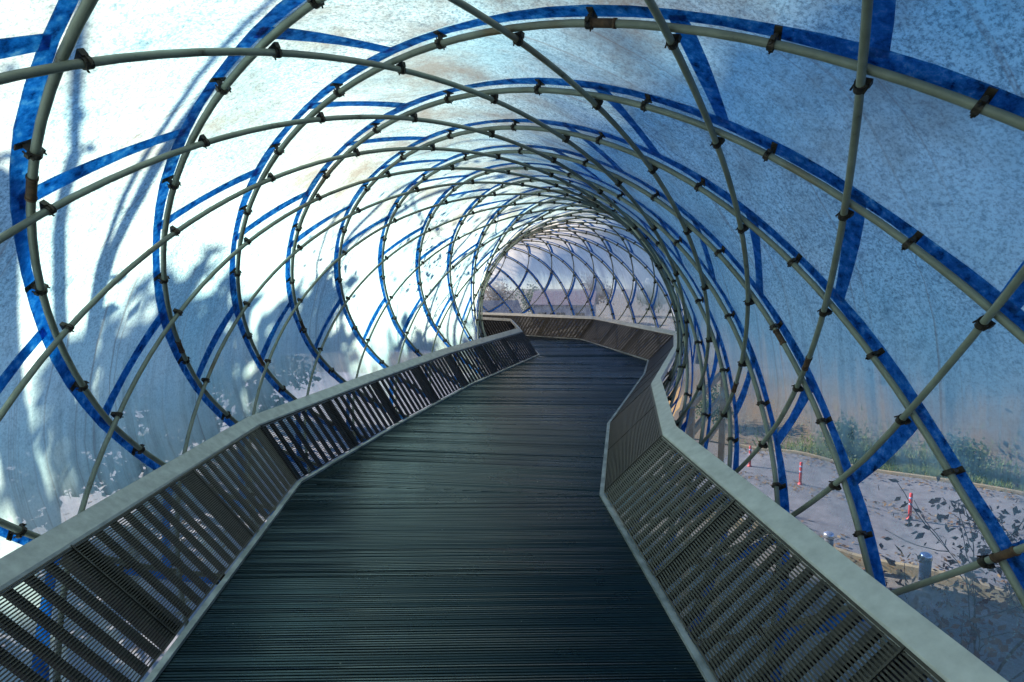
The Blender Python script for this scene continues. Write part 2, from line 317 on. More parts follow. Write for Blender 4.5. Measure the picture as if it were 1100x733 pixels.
# ---------------------------------------------------------------- materials in use
M_PIPE = pipe_material(); M_STRIP = strip_material('blue_film')
M_DECK = deck_material()
M_CLAMP = simple('clamp_iron', (.008, .007, .006), (.06, .045, .03), 30, .6, .3)
M_RUST = simple('rust_sleeve', (.035, .018, .01), (.11, .06, .03), 40, .8)
M_CAP = simple('galvanised_cap', (.20, .215, .22), (.33, .35, .355), 16, .42, .35, .06, stops=(.3, .7), detail=8)
M_CAP2 = simple('galvanised_cap_bright', (.40, .40, .37), (.57, .57, .53), 12, .5, .15, .06, stops=(.3, .7), detail=8)
M_BAR = simple('grille_bar', (.014, .014, .012), (.036, .034, .029), 20, .42, .5)
M_BAR2 = simple('grille_bar_black', (.010, .010, .009), (.028, .027, .024), 20, .42, .4)
M_FLAT = simple('upright_bar', (.006, .006, .006), (.016, .016, .015), 20, .5, .3)
M_KERB = simple('kerb_angle', (.20, .22, .22), (.38, .40, .40), 6, .45, .3, stops=(.4, .6))
M_SOFF = simple('deck_frame', (.02, .02, .02), (.05, .05, .05), 5, .7)
def earth(nm, c1, c2, c3):
    t = NT(nm); v = t.coord()
    a = t.noise(v, .35, 6, .65); b_ = t.noise(v, 9, 5, .8)
    c = cmix(t, t.val(b_, .35, .65), t.ramp(a, [(.35, c1), (.6, c2)]), c3)
    return t.end(t.n('ShaderNodeBsdfPrincipled', {'Base Color': c, 'Roughness': .95, 'Normal': t.bump(b_, .6, .05)}).outputs[0])
M_GROUND = earth('leafy_earth', (.15, .135, .11), (.13, .13, .09), (.24, .21, .17))
M_HILL = earth('wooded_hill', (.05, .06, .035), (.09, .075, .045), (.04, .045, .03))
M_ROAD = simple('asphalt', (.15, .15, .155), (.22, .22, .22), 3, .9, 0, .3, detail=8)
M_CURB = simple('kerb_stone', (.26, .22, .13), (.38, .30, .16), 5, .9)
M_LAWN = earth('lawn_soil', (.12, .11, .06), (.18, .14, .09), (.24, .17, .10))
M_PLAZA = simple('pale_paving', (.34, .34, .34), (.46, .45, .44), 2, .9, 0, .2, detail=8)
M_GRASS = leaf_material('grass_blades', [(.07, .15, .025), (.14, .22, .04), (.22, .22, .07)])
M_BARK = simple('bark', (.035, .027, .02), (.11, .085, .065), 14, .9, 0, .5)
M_RED = simple('red_post', (.55, .03, .03), (.68, .06, .05), 9, .5)
M_WHITE = simple('pale_band', (.30, .30, .42), (.40, .40, .52), 9, .5)
M_DARKPOST = simple('bollard_grey', (.05, .05, .055), (.10, .10, .11), 9, .5)
M_STEEL = simple('steel_top', (.55, .56, .58), (.7, .7, .7), 9, .25, .8)
L_PURPLE = leaf_material('russet_leaves', [(.10, .035, .03), (.17, .07, .05), (.23, .12, .07), (.08, .03, .045)])
L_GREEN = leaf_material('green_leaves', [(.02, .06, .015), (.05, .10, .02), (.09, .13, .03)])
L_BROWN = leaf_material('brown_leaves', [(.12, .07, .03), (.20, .12, .05), (.10, .08, .04)])
L_LITTER = leaf_material('fallen_leaves', [(.22, .12, .05), (.33, .22, .10), (.16, .07, .03), (.40, .30, .16)])
L_RED = leaf_material('scarlet_leaves', [(.40, .03, .04), (.55, .07, .05), (.30, .02, .05)])

# ---------------------------------------------------------------- the tunnel of pipes and film
QA, QB = -22.0, 50.0
OFF_FILM = .056; RP1, RP2 = .0150, .0138; OFF2 = -(RP1+RP2+.002); BANDW = .035
tun = empty('lattice_tunnel', (0, 0, -1.9), 'long curved tunnel of crossing beige pipes wrapped in dusty film, arching over the walkway', 'tunnel')
def radial(pts_in, pts_out):
    d = pts_out-pts_in; return d/np.linalg.norm(d, axis=1)[:, None]
CLAMPS = []
sleeves = []
def helix(i, fam, off, ts):
    if fam == 1: q, w_ = i-ts, i+ts
    else: q, w_ = ts-i, ts+i
    return tube(q, w_, off), q, w_
def pipe(i, fam, rad, off):
    ts = np.arange((i-QB) if fam == 1 else QA+i, (i-QA if fam == 1 else QB+i)+1e-6, .2)
    pts, q, w_ = helix(i, fam, off, ts)
    up = radial(pts, helix(i, fam, off+.1, ts)[0])
    m = MB(); m.sweep(pts, rad, 10, up)
    o = m.build('lattice_pipe', M_PIPE, tun, True)
    # joint sleeves: a short rusty pipe splice now and then
    return o
NPIPE = 12
PIPES = {}
for i in range(NPIPE): PIPES[1, i] = pipe(i, 1, RP1, 0)
for i in range(NPIPE): PIPES[2, i] = pipe(i, 2, RP2, OFF2)

# blue bands where the film is doubled and laced behind the pipes
def band(rows, parent, name='seam_strip', hw=BANDW):
    """rows: list of (q array, w array): centre lines; a band .16 wide on the film"""
    m = MB()
    for q, w_, dq, dw in rows:
        c = tube(q, w_, OFF_FILM-.010)
        t = np.gradient(c, axis=0); t /= np.linalg.norm(t, axis=1)[:, None]
        nrm = radial(c, tube(q, w_, OFF_FILM+.09))
        s = np.cross(t, nrm); s /= np.linalg.norm(s, axis=1)[:, None]
        k = len(c); h = hw
        wob = h+.006*np.sin(np.arange(k)*.9+q[0])
        a = c-s*wob[:, None]; b_ = c+s*wob[:, None]; e = nrm*.004
        vs_ = np.concatenate([a, b_, b_+e, a+e])
        fs = []
        for n in range(k-1):
            for p0 in range(4):
                p1 = (p0+1) % 4
                fs.append((p0*k+n, p1*k+n, p1*k+n+1, p0*k+n+1))
        fs += [(0, 3*k, 2*k, k), (k-1, 2*k-1, 3*k-1, 4*k-1)]
        m.add(vs_, fs)
    return m.build(name, M_STRIP, parent)
for i in range(NPIPE):
    ts = np.arange(i-QB, i-QA+1e-6, .25)
    band([(i-ts, i+ts, 0, 0)], tun, hw=.031)
patches = []
for n in (-9, -7, -5, -3, -1, 1, 4, 6, 8, 10, 12):
    for q0 in range(int(QA)+1, int(QB)-1):
        if (q0+n) % 2: continue
        k = np.linspace(.0, 1.0, 6)
        patches.append((q0+k, n+k, 0, 0))

def seen(p): return p[1] > .25 and abs(p[0]) < 1.0*p[1]+.3 and -.75*p[1] < p[2]
patches.sort(key=lambda r: (lambda c: (0 if seen(c) else 1, np.linalg.norm(c)))(tube(r[0][2:3], r[1][2:3])[0]))
for r in patches[:100]: band([r], tun, 'seam_patch')
o = band(patches[100:], tun, 'seam_patch_row'); o['kind'] = 'stuff'

# film: one long panel between each two neighbouring helical pipes
def phi_of(q, w_):
    qc = np.clip(q, -10, 40); a = w_*DPHI
    ph = P['phi0']+a+P['p14']*.1*qc+P['p15']*.01*qc*qc+P['p16']*np.sin(a)+P['p17']*np.cos(2*a)
    ph = (ph+math.pi) % (2*math.pi)-math.pi
    # the sheets at the far bend are clearer on the outer side
    v = np.abs(ph)/math.pi
    v = np.where((ph < 0) & (v > .40), .40+(v-.40)*.42, v)        # the left sheets are more clouded
    return v+.09*np.clip((q-20)/8, 0, 1)*np.clip((ph-.3)/.5, 0, 1)
HOLES = [(9.6, 13.2, 9.75, 11.3)]
for i in range(NPIPE):
    nf = 7; ts = np.arange(i-QB, i-QA+1e-6, .25); k = len(ts)
    fr = np.linspace(0, 1, nf)
    q = (i+fr[:, None]-ts[None, :]).ravel(); w_ = (i+fr[:, None]+ts[None, :]).ravel()
    sag = .012+.028*np.sin(np.repeat(fr, k)*math.pi)*np.abs(np.sin((w_)*math.pi/2))
    wr = .010*np.sin(q*5.3+np.sin(w_*2.1)*2.0)*np.sin(np.repeat(fr, k)*math.pi)
    pts = tube(q, w_, OFF_FILM)
    out = radial(pts, tube(q, w_, OFF_FILM+.1))
    pts = pts+out*(sag+wr)[:, None]
    m = MB()
    fs = []
    for a in range(nf-1):
        for n in range(k-1):
            qq, wq = q[a*k+n], (w_[a*k+n]+10) % 24-10
            if any(h[0] < qq < h[1] and h[2] < wq < h[3] for h in HOLES): continue
            fs.append((a*k+n, a*k+n+1, (a+1)*k+n+1, (a+1)*k+n))
    m.add(pts, fs)
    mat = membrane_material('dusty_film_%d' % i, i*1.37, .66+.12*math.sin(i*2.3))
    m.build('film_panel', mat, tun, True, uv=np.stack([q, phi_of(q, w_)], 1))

# clamps: a ring on the pipe and a bracket plate reaching back to the film
def clamp_mesh(m, p, t, nr, rad, deep):
    t = t/np.linalg.norm(t); s = np.cross(t, nr); s /= np.linalg.norm(s); nr = np.cross(s, t)
    an = np.linspace(0, 2*math.pi, 13)[:-1]
    ring = lambda r, x: [p+t*x+(s*math.cos(a)+nr*math.sin(a))*r for a in an]
    rs = [ring(rad+.001, -.011), ring(rad+.007, -.011), ring(rad+.007, .011), ring(rad+.001, .011)]
    vs_ = np.array([x for r in rs for x in r]); n = 12
    m.add(vs_, [(a*n+k, a*n+(k+1) % n, ((a+1) % 4)*n+(k+1) % n, ((a+1) % 4)*n+k) for a in range(4) for k in range(n)])
    # ears and bolt
    m.frame_box(p+s*(rad+.003)-t*.008-nr*.008, s*.014, t*.016, nr*.016)
    m.frame_box(p-s*(rad+.017)-t*.008-nr*.008, s*.014, t*.016, nr*.016)
    m.sweep([p+s*(rad+.010)-nr*.022, p+s*(rad+.010)+nr*.02], .0035, 6)
    m.sweep([p-s*(rad+.010)-nr*.018, p-s*(rad+.010)+nr*.02], .0035, 6)
    # plate against the film
    m.frame_box(p-s*.034-t*.013+nr*(deep-.018), s*.068, t*.026, nr*.005)
    m.frame_box(p-s*.009-t*.007+nr*rad, s*.018, t*.014, nr*(deep-.016-rad))
sites = []
for i in range(NPIPE):
    t0 = math.ceil(i-QB)+1
    for k in range(int(QB-QA)-2):
        j = t0+k
        for dt, kind in ((.46+.08*math.sin(i*3+j), 'mid'),):
            t_ = j+dt
            sites.append((i, t_, kind))
def cam_dist(p): 
    return np.linalg.norm(p)
info = []
for i, t_, kind in sites:
    p3, q, w_ = helix(i, 1, 0, np.array([t_-.02, t_, t_+.02]))
    if not (-3 < q[1] < 40): continue
    p = p3[1]; nr = radial(p[None], helix(i, 1, .1, np.array([t_]))[0])[0]
    info.append((np.linalg.norm(p), p, p3[2]-p3[0], nr, kind, q[1]))
info.sort(key=lambda r: (0 if r[1][1] > .25 and abs(r[1][0]) < 1.0*r[1][1]+.3 and -.75*r[1][1] < r[1][2] else 1, r[0]))
rest = MB()
for n, (d, p, t_, nr, kind, q_) in enumerate(info):
    m = MB() if n < 100 else rest
    if kind == 'mid': clamp_mesh(m, p, t_, nr, RP1, OFF_FILM)
    else:
        clamp_mesh(m, p, t_, nr, RP1, OFF_FILM)
    if n < 100: m.build('clamp', M_CLAMP, tun)
o = rest.build('clamp_row', M_CLAMP, tun); o['kind'] = 'stuff'
# couplers at the crossings, holding the inner pipe to the outer one
info = []
for i in range(NPIPE):
    t0 = math.ceil(i-QB)+1
    for k in range(int(QB-QA)-2):
        j = t0+k; q, w_ = i-j, i+j
        if not (-3 < q < 38): continue
        c = tube([q], [w_], OFF2)[0]; nr = radial(c[None], tube([q], [w_], .1))[0]
        t2 = tube([q+.05], [w_+.05], OFF2)[0]-tube([q-.05], [w_-.05], OFF2)[0]
        t2 /= np.linalg.norm(t2)
        info.append((np.linalg.norm(c), c+t2*.045, t2, nr))
info.sort(key=lambda r: (0 if r[1][1] > .25 and abs(r[1][0]) < 1.0*r[1][1]+.3 and -.75*r[1][1] < r[1][2] else 1, r[0]))
rest = MB()
for n, (d, p, t_, nr) in enumerate(info):
    m = MB() if n < 100 else rest
    s = np.cross(t_, nr); s /= np.linalg.norm(s); nn = np.cross(s, t_)
    an = np.linspace(0, 2*math.pi, 13)[:-1]; r_ = RP2
    rs = [[p+t_*x+(s*math.cos(a)+nn*math.sin(a))*r for a in an] for r, x in ((r_+.001, -.013), (r_+.006, -.013), (r_+.006, .013), (r_+.001, .013))]
    m.add(np.array([x for r in rs for x in r]), [(a*12+k, a*12+(k+1) % 12, ((a+1) % 4)*12+(k+1) % 12, ((a+1) % 4)*12+k) for a in range(4) for k in range(12)])
    m.frame_box(p-s*.024-t_*.010+nn*.008, s*.048, t_*.020, nn*.022)
    m.sweep([p+s*.021-nn*.022, p+s*.021+nn*.03], .0035, 6)
    m.sweep([p-s*.021-nn*.018, p-s*.021+nn*.03], .0035, 6)
    if n < 100: m.build('coupler', M_CLAMP, tun)
o = rest.build('coupler_row', M_CLAMP, tun); o['kind'] = 'stuff'
# rusty splice sleeves on a few pipes
for fam, i, t_ in ((1, 2, 1.60), (2, 3, 4.72), (2, 5, 3.93), (1, 1, -3.40), (1, 2, -4.90), (1, 0, -.84), (1, 3, -5.4), (2, 2, 6.5), (1, 5, 2.5)):
    ts = np.linspace(t_-.07, t_+.07, 7); off = 0 if fam == 1 else OFF2; r_ = RP1 if fam == 1 else RP2
    pts = helix(i, fam, off, ts)[0]
    m = MB(); m.sweep(pts, r_+.0018, 12, radial(pts, helix(i, fam, off+.1, ts)[0]))
    for e in (0, -1):
        d = pts[1]-pts[0]; d /= np.linalg.norm(d); c = pts[e]
        m.sweep([c-d*.006, c+d*.006], r_+.004, 12)
    m.build('splice_sleeve', M_RUST, PIPES[fam, i % 12], True)

# ---------------------------------------------------------------- deck
def zd(y): return -1.73+.0345*min(y, 13.)
LB = [(-1.10, -5.0), (-1.529+.10, .6), (-1.727, 4.325), (-1.251, 6.069), (-.644, 8.028), (.518, 10.896), (.33, 13.1), (-1.4, 14.8), (-4.4, 15.9)]
RB = [(1.20, -5.0), (.93, .6), (.697, 4.086), (1.081, 5.995), (2.162, 8.881), (2.555, 10.235), (1.67, 13.5), (-.3, 15.1), (-2.8, 16.6), (-5.5, 17.6)]
LB = [(-1.06, -5.0)]+[(-1.529+(-.198)*(y-2.176)/2.149, y) for y in (.5,)]+LB[2:]
RB = [(1.35, -5.0)]+[(.843+(-.146)*(y-2.176)/1.91, y) for y in (.5,)]+RB[2:]
def P3(p, h=0.): return np.array([p[0], p[1], zd(p[1])+h])
# sections of decking, each with its own direction of ribs
SECT = [([LB[0], LB[1], RB[1], RB[0]], (1, 0)), ([LB[1], LB[2], RB[2], RB[1]], (1, .02)),
        ([LB[2], LB[3], RB[3], RB[2]], (1, -.10)), ([LB[3], LB[4], LB[5], RB[4], RB[3]], (1, -.04)),
        ([LB[5], LB[6], RB[6], RB[5], RB[4]], (1, .03)), ([LB[6], LB[7], LB[8], RB[9], RB[8], RB[7], RB[6]], (.5, .86))]
deck = MB()
PITCH = .0175; ar = [0., 0.]
for poly, d in SECT:
    poly = np.array(poly, float); d = np.array(d, float); d /= np.linalg.norm(d); nrm = np.array([-d[1], d[0]])
    s = poly@nrm; k0 = math.ceil(s.min()/PITCH)
    for k in range(k0, int(s.max()/PITCH)+1):
        c = k*PITCH; hits = []
        for a in range(len(poly)):
            A, B = poly[a], poly[(a+1) % len(poly)]; sa, sb = A@nrm-c, B@nrm-c
            if sa*sb < 0: hits.append((A+(B-A)*sa/(sa-sb)))
        if len(hits) < 2: continue
        hits.sort(key=lambda p: p@d); A, B = hits[0], hits[-1]
        if (B-A)@d < .02: continue
        # one rib: a shallow trapezoid running across, slightly bowed, each with its own height
        seg = 7; tt = np.linspace(0, 1, seg+1)
        ar[0] = .7*ar[0]+RNG.normal(0, .00022); ar[1] = .6*ar[1]+RNG.normal(0, .0003)
        hgt = RNG.normal(0, .0004)+ar[1]; tilt = RNG.normal(0, .0004)+ar[0]
        bow = np.cumsum(RNG.normal(0, .0007, seg+1)); bow -= np.linspace(0, bow[-1], seg+1)
        if k % 61 == 0: hgt -= .003
        prof = ((-.0082, -.012), (-.0052, 0+tilt), (.0048, 0-tilt), (.0078, -.012))
        vs_ = []
        for u_, bw in zip(tt, bow):
            p = A+(B-A)*u_
            for o_, h in prof:
                qx = p+nrm*(o_+bw)
                vs_.append((qx[0], qx[1], zd(qx[1])+h+hgt))
        fs = [(a*4+b_, a*4+b_+1, (a+1)*4+b_+1, (a+1)*4+b_)[::-1] for a in range(seg) for b_ in range(3)]
        deck.add(vs_, fs)
    # tray below the ribs
    top = [P3(p, -.014) for p in poly]; bot = [P3(p, -.05) for p in poly]; n = len(poly)
    deck.add(top+bot, [tuple(range(n))[::-1], tuple(range(n, 2*n))]+[(a, (a+1) % n, n+(a+1) % n, n+a) for a in range(n)], 1)
tag(deck.build('path', [M_DECK, M_SOFF]), kind='structure')

# ---------------------------------------------------------------- parapets
def normals2(pl, side):
    pl = np.array(pl, float); t = np.diff(pl, axis=0); t /= np.linalg.norm(t, axis=1)[:, None]
    n = np.stack([t[:, 1], -t[:, 0]], 1)*side
    out = []
    for k in range(len(pl)):
        if k == 0: out.append(n[0])
        elif k == len(pl)-1: out.append(n[-1])
        else:
            m = n[k-1]+n[k]; m /= np.linalg.norm(m); out.append(m/max(.55, m@n[k]))
    return np.array(out)
def parapet(root, pl, side, o_in, h_in, capw, capr, capmat, extra={}, barw=.0052, barm=None):
    nn = normals2(pl, side)
    def at(k, o, h):
        o = o+extra.get(k, 0)*max(0, min(1, h/h_in))
        return np.array([pl[k][0]+nn[k][0]*o, pl[k][1]+nn[k][1]*o, zd(pl[k][1])+h])
    for k in range(len(pl)-1):
        a0, a1 = at(k, .006, .030), at(k+1, .006, .030)
        b0, b1 = at(k, o_in, h_in), at(k+1, o_in, h_in)
        Ls = np.linalg.norm(a1-a0); t = (a1-a0)/Ls
        up = (b0-a0)-t*((b0-a0)@t); H = np.linalg.norm(up); up /= H
        nf = np.cross(t, up); 
        if nf@np.array([*(-nn[k]), .3]) < 0: nf = -nf            # faces the walkway
        # fine bars running along
        m = MB(); nb = int(H/.0165)
        for r in range(nb+1):
            u_ = (r+.3)/(nb+.6)
            p0, p1 = a0+(b0-a0)*u_, a1+(b1-a1)*u_
            g = (p1-p0)/np.linalg.norm(p1-p0)*.004
            m.frame_box(p0+g-up*barw/2-nf*.007, (p1-p0)-2*g, up*barw, nf*.007)
        # a top and a bottom rim
        m.frame_box(a0-up*.001-nf*.014, a1-a0, up*.010, nf*.016)
        m.frame_box(b0-up*.012-nf*.014, b1-b0, up*.012, nf*.016)
        panel = m.build('grille_panel', barm or M_BAR, root)
        # flat uprights behind the bars, and wider posts
        m = MB(); nu = max(2, int(Ls/.098))
        for r in range(nu):
            u_ = (r+.5)/nu
            p0, p1 = a0+(a1-a0)*u_, b0+(b1-b0)*u_
            m.frame_box(p0-t*.016-nf*.034, t*.032, p1-p0, nf*.022)
        m.build('upright_bars', M_FLAT, root)
        npost = max(1, round(Ls/1.05))
        for r in range(npost):
            u_ = (r+.02)/npost
            p0, p1 = a0+(a1-a0)*u_, b0+(b1-b0)*u_
            m = MB(); m.frame_box(p0-nf*.10, t*.085, p1-p0, nf*.062)
            m.build('post', M_FLAT, root)
            m = MB(); m.frame_box(p0-t*.004-nf*.002, t*.008, p1-p0, nf*.006)
            m.build('seam_bar', barm or M_BAR, root)
        # cap: folded plate
        c_in0, c_in1 = at(k, o_in+.004, h_in+.012), at(k+1, o_in+.004, h_in+.012)
        c_o0, c_o1 = at(k, o_in+capw, h_in+capr), at(k+1, o_in+capw, h_in+capr)
        d0 = at(k, o_in-.004, h_in-.018); d1 = at(k+1, o_in-.004, h_in-.018)
        e0 = at(k, o_in+capw+.004, h_in+capr-.06); e1 = at(k+1, o_in+capw+.004, h_in+capr-.06)
        th = np.array([0, 0, -.005])
        m = MB()
        outer = [(d0, d1), (c_in0, c_in1), (c_o0, c_o1), (e0, e1)]
        vs_ = []
        inn = np.array([nn[k][0], nn[k][1], 0])*.004
        for A, B in outer: vs_ += [A, B]
        for q_, (A, B) in enumerate(outer):
            off = (inn if q_ == 0 else inn*.6+th if q_ == 1 else th-inn*.6 if q_ == 2 else -inn)
            vs_ += [A+off, B+off]
        fs = []
        for q_ in range(3):
            fs.append((q_*2, q_*2+1, q_*2+3, q_*2+2)); fs.append((8+q_*2, 8+q_*2+2, 8+q_*2+3, 8+q_*2+1))
        fs += [(0, 8, 9, 1), (6, 7, 15, 14)]
        for s_ in (0, 1):
            for q_ in range(3): fs.append((q_*2+s_, q_*2+2+s_, 8+q_*2+2+s_, 8+q_*2+s_))
        m.add(vs_, fs)
        o = m.build('cap_plate', capmat, root)
        bv = o.modifiers.new('bevel', 'BEVEL'); bv.width = .003; bv.segments = 2
        # kerb angle at the deck's edge
        m = MB(); n3 = np.array([nn[k][0], nn[k][1], 0])
        k0, k1 = at(k, -.028, .002), at(k+1, -.028, .002)
        m.frame_box(k0, k1-k0, n3*.034, (0, 0, .018))
        m.build('kerb_angle', M_KERB, root)
lp = empty('parapet', (-1.7, 4.3, zd(4.3)), 'low leaning parapet of dark slotted metal on the left, with a dull narrow grey cap', 'railing')
parapet(lp, LB, -1, .30, .47, .085, .075, M_CAP, {0: .50, 1: .33}, .0052, M_BAR2)
rp = empty('parapet', (.7, 4.1, zd(4.1)), 'low leaning metal bar parapet on the right, wide pale cap, bending across the far end', 'railing')
parapet(rp, RB, 1, .43, .48, .10, .07, M_CAP2, {}, .0085)
# ---------------------------------------------------------------- the ground outside
def gz(x, y):
    """height of the park outside: a road in a hollow on the right, paving on the left"""
    z = -7.0
    z += np.clip((-x-34)/70, 0, 1)*9
    # bank beyond the road on the right
    s = (x*.66+y*.75)                                   # across the road
    r = np.clip((s-25.5)/9, 0, 1); r = r*r*(3-2*r)*np.clip((x-2)/8, 0, 1)
    z += r*1.8
    z += np.clip((np.hypot(x, y)-55)/150, 0, 1)**1.3*np.clip(y/60, 0, 1)*3
    z += np.clip((np.hypot(x, y)-35)/150, 0, 1)*np.clip((x-20)/60, 0, 1)*25*np.clip((60-y)/40, 0, 1)
    z += .12*np.sin(x*.9+1.3*np.sin(y*.7))*np.sin(y*.8)
    return z
def sheet(name, xs, ys, mat, dz=0., kind='structure', mask=None):
    m = MB(); X, Y = np.meshgrid(xs, ys); n = len(xs)
    Z = np.array([[float(gz(a, b_)) for a, b_ in zip(r1, r2)] for r1, r2 in zip(X, Y)])+dz
    fs = [(a*n+k, a*n+k+1, (a+1)*n+k+1, (a+1)*n+k) for a in range(len(ys)-1) for k in range(n-1)]
    m.add(np.stack([X.ravel(), Y.ravel(), Z.ravel()], 1), fs)
    return tag(m.build(name, mat, None, True), kind=kind)
gx = np.concatenate([[-600, -350, -200, -120, -90], np.arange(-70, 70.1, 1.0), [90, 120, 200, 350, 600]])
gy = np.concatenate([[-600, -300, -150, -80], np.arange(-50, 90.1, 1.0), [110, 150, 220, 350, 600]])
sheet('ground', gx, gy, M_GROUND)

# pale paving on the left side
m = MB(); xs_ = np.linspace(-29, -3.2, 27); ys_ = np.linspace(-22, 44, 67)
vv = [(a+.4*math.sin(b_*.7) if a < -28 else a, b_, float(gz(a, b_))+.16) for b_ in ys_ for a in xs_]
m.add(vv, [(r*27+k, r*27+k+1, (r+1)*27+k+1, (r+1)*27+k) for r in range(66) for k in range(26)])
tag(m.build('paving', M_PLAZA, None, True), kind='structure')

# the road: runs from near right to far left, along d, between two kerbs
RD = np.array([-.75, .66]); RN = np.array([.66, .75])
def road_pt(s, u): return RN*s+RD*u
def ribbon(name, s0, s1, u0, u1, mat, dz, nseg=160, ns=10, h=None, kind='structure', jitter=0):
    m = MB(); us = np.linspace(u0, u1, nseg); ss = np.linspace(s0, s1, ns); vs_ = []
    for u_ in us:
        for s_ in ss:
            p = road_pt(s_, u_); vs_.append((p[0], p[1], float(gz(p[0], p[1]))+dz))
    fs = [(a*ns+k, (a+1)*ns+k, (a+1)*ns+k+1, a*ns+k+1) for a in range(nseg-1) for k in range(ns-1)]
    m.add(vs_, fs)
    o = m.build(name, mat, None, True)
    return tag(o, kind=kind) if kind else o
ribbon('road', 16.2, 24.0, -30, 8, M_ROAD, .16)
ribbon('lawn', 24.2, 34.0, -26, 14, M_LAWN, .07, 90, 16)
for s_ in (16.1, 24.05):
    m = MB(); pts = []
    for u_ in np.linspace(-30, 8, 90):
        p = road_pt(s_, u_); pts.append((p[0], p[1], float(gz(p[0], p[1]))))
    for A, B in zip(pts[:-1], pts[1:]):
        A = np.array(A); B = np.array(B); n3 = np.array([RN[0], RN[1], 0])*.16
        g = (B-A)*.006
        m.frame_box(A+g-n3/2+np.array([0, 0, -.1]), B-A-2*g, n3, (0, 0, .36))
    tag(m.build('kerb', M_CURB), kind='structure')

def litter(name, n, fn, mat, size, lab=None, flat=.5, kind='stuff', lift=.0):
    m = MB()
    for _ in range(n):
        x, y, z = fn()
        a = RNG.uniform(0, 6.28); s = size*RNG.uniform(.6, 1.3)
        d = np.array([math.cos(a), math.sin(a), RNG.normal(0, flat)])*s; e = np.array([-math.sin(a), math.cos(a), RNG.normal(0, flat)])*s*.6
        c = np.array([x, y, z+lift+size*.35*flat])
        m.add([c-d, c-e*.9-d*.1, c+d, c+e*.9-d*.1], [(0, 1, 2, 3)])
    o = m.build(name, mat); return tag(o, lab[0] if lab else None, lab[1] if lab else None, kind=kind)
def on_road():
    s_ = RNG.choice([16.4, 20.1, 23.6, 24.6])+RNG.normal(0, .5); u_ = RNG.uniform(-16, 8)
    p = road_pt(s_, u_); return p[0], p[1], float(gz(p[0], p[1]))+.19
litter('fallen_leaves', 4200, on_road, L_LITTER, .062, ('dry fallen leaves strewn along the road and its edges', 'leaves'), .25)
def on_paving():
    x, y = RNG.uniform(-22, -3.4), RNG.uniform(-2, 26); return x, y, float(gz(x, y))+.17
litter('leaf_litter', 3500, on_paving, L_LITTER, .09, ('dry leaves scattered over the pale paving on the left', 'leaves'), .25)
def verge():
    s_ = 24.4+abs(RNG.normal(0, 1.7)); u_ = RNG.normal(2.2, 2.0); p = road_pt(s_, u_); return p[0], p[1], float(gz(p[0], p[1]))
def blades(name, n, fn, mat, h, lab):
    m = MB()
    for _ in range(n):
        x, y, z = fn(); a = RNG.uniform(0, 6.28); hh = h*RNG.uniform(.5, 1.3); w_ = .025+.02*RNG.random()
        lx, ly = math.cos(a), math.sin(a); tx, ty = RNG.normal(0, .3, 2)*hh
        m.add([(x-lx*w_, y-ly*w_, z-.02), (x+lx*w_, y+ly*w_, z-.02), (x+tx, y+ty, z+hh)], [(0, 1, 2)])
    return tag(m.build(name, mat), lab, 'grass', kind='stuff')
blades('grass', 9000, verge, M_GRASS, .32, 'rough green grass on the bank beyond the road')

# ---------------------------------------------------------------- trees and shrubs
L_DARK = leaf_material('evergreen_leaves', [(.012, .03, .018), (.02, .05, .025), (.03, .06, .035)])
def grow(rng, p, d, length, rad, depth, limbs, tips, spread=.6, up=.12, kids=3, minr=.006):
    n = 6; pts = [np.array(p, float)]; d = d/np.linalg.norm(d)
    for k in range(n):
        d = d+rng.normal(0, .10, 3)+np.array([0, 0, up*.3]); d /= np.linalg.norm(d)
        pts.append(pts[-1]+d*length/n)
    rs = np.linspace(rad, rad*.55, n+1)
    limbs.append((np.array(pts), rs, depth))
    if depth == 0: 
        tips += [pts[k] for k in range(2, n+1)]; return
    for k in range(kids):
        t = n if k == 0 else rng.integers(2, n)
        nd = d+rng.normal(0, spread, 3)+np.array([0, 0, up]); 
        grow(rng, pts[t], nd, length*rng.uniform(.55, .78), max(minr, rs[t]*(.8 if k == 0 else .55)), depth-1, limbs, tips, spread, up, kids, minr)
def tree(name, x, y, h, rad, leafmat, leaves, lsize, seed, label, cat='tree', depth=4, lean=(0, 0), trunk_part=.42, spread=.55, kids=3, group=None, cluster=.35, z=None, up=.12):
    rng = np.random.default_rng(seed)
    z0 = float(gz(x, y))-.1 if z is None else z
    root = empty(name, (x, y, z0), label, cat, group)
    limbs, tips = [], []
    grow(rng, (x, y, z0), np.array([lean[0], lean[1], 1.]), h*trunk_part, rad, depth, limbs, tips, spread, up, kids)
    m = MB()
    for pts, rs, dpt in limbs: m.sweep(pts, rs, 8 if dpt >= depth-1 else 5, caps=True)
    m.build('trunk', M_BARK, root, True)
    if leaves:
        m = MB(); tips = np.array(tips)
        idx = rng.integers(0, len(tips), leaves)
        for k in idx:
            c = tips[k]+rng.normal(0, cluster, 3); s = lsize*rng.uniform(.6, 1.35)
            a = rng.normal(0, 1, 3); a /= np.linalg.norm(a); b_ = np.cross(a, rng.normal(0, 1, 3)); b_ /= np.linalg.norm(b_)
            m.add([c-a*s, c-b_*s*.5-a*.15*s, c+a*s, c+b_*s*.5-a*.15*s], [(0, 1, 2, 3)])
        m.build('crown', leafmat, root)
    return root
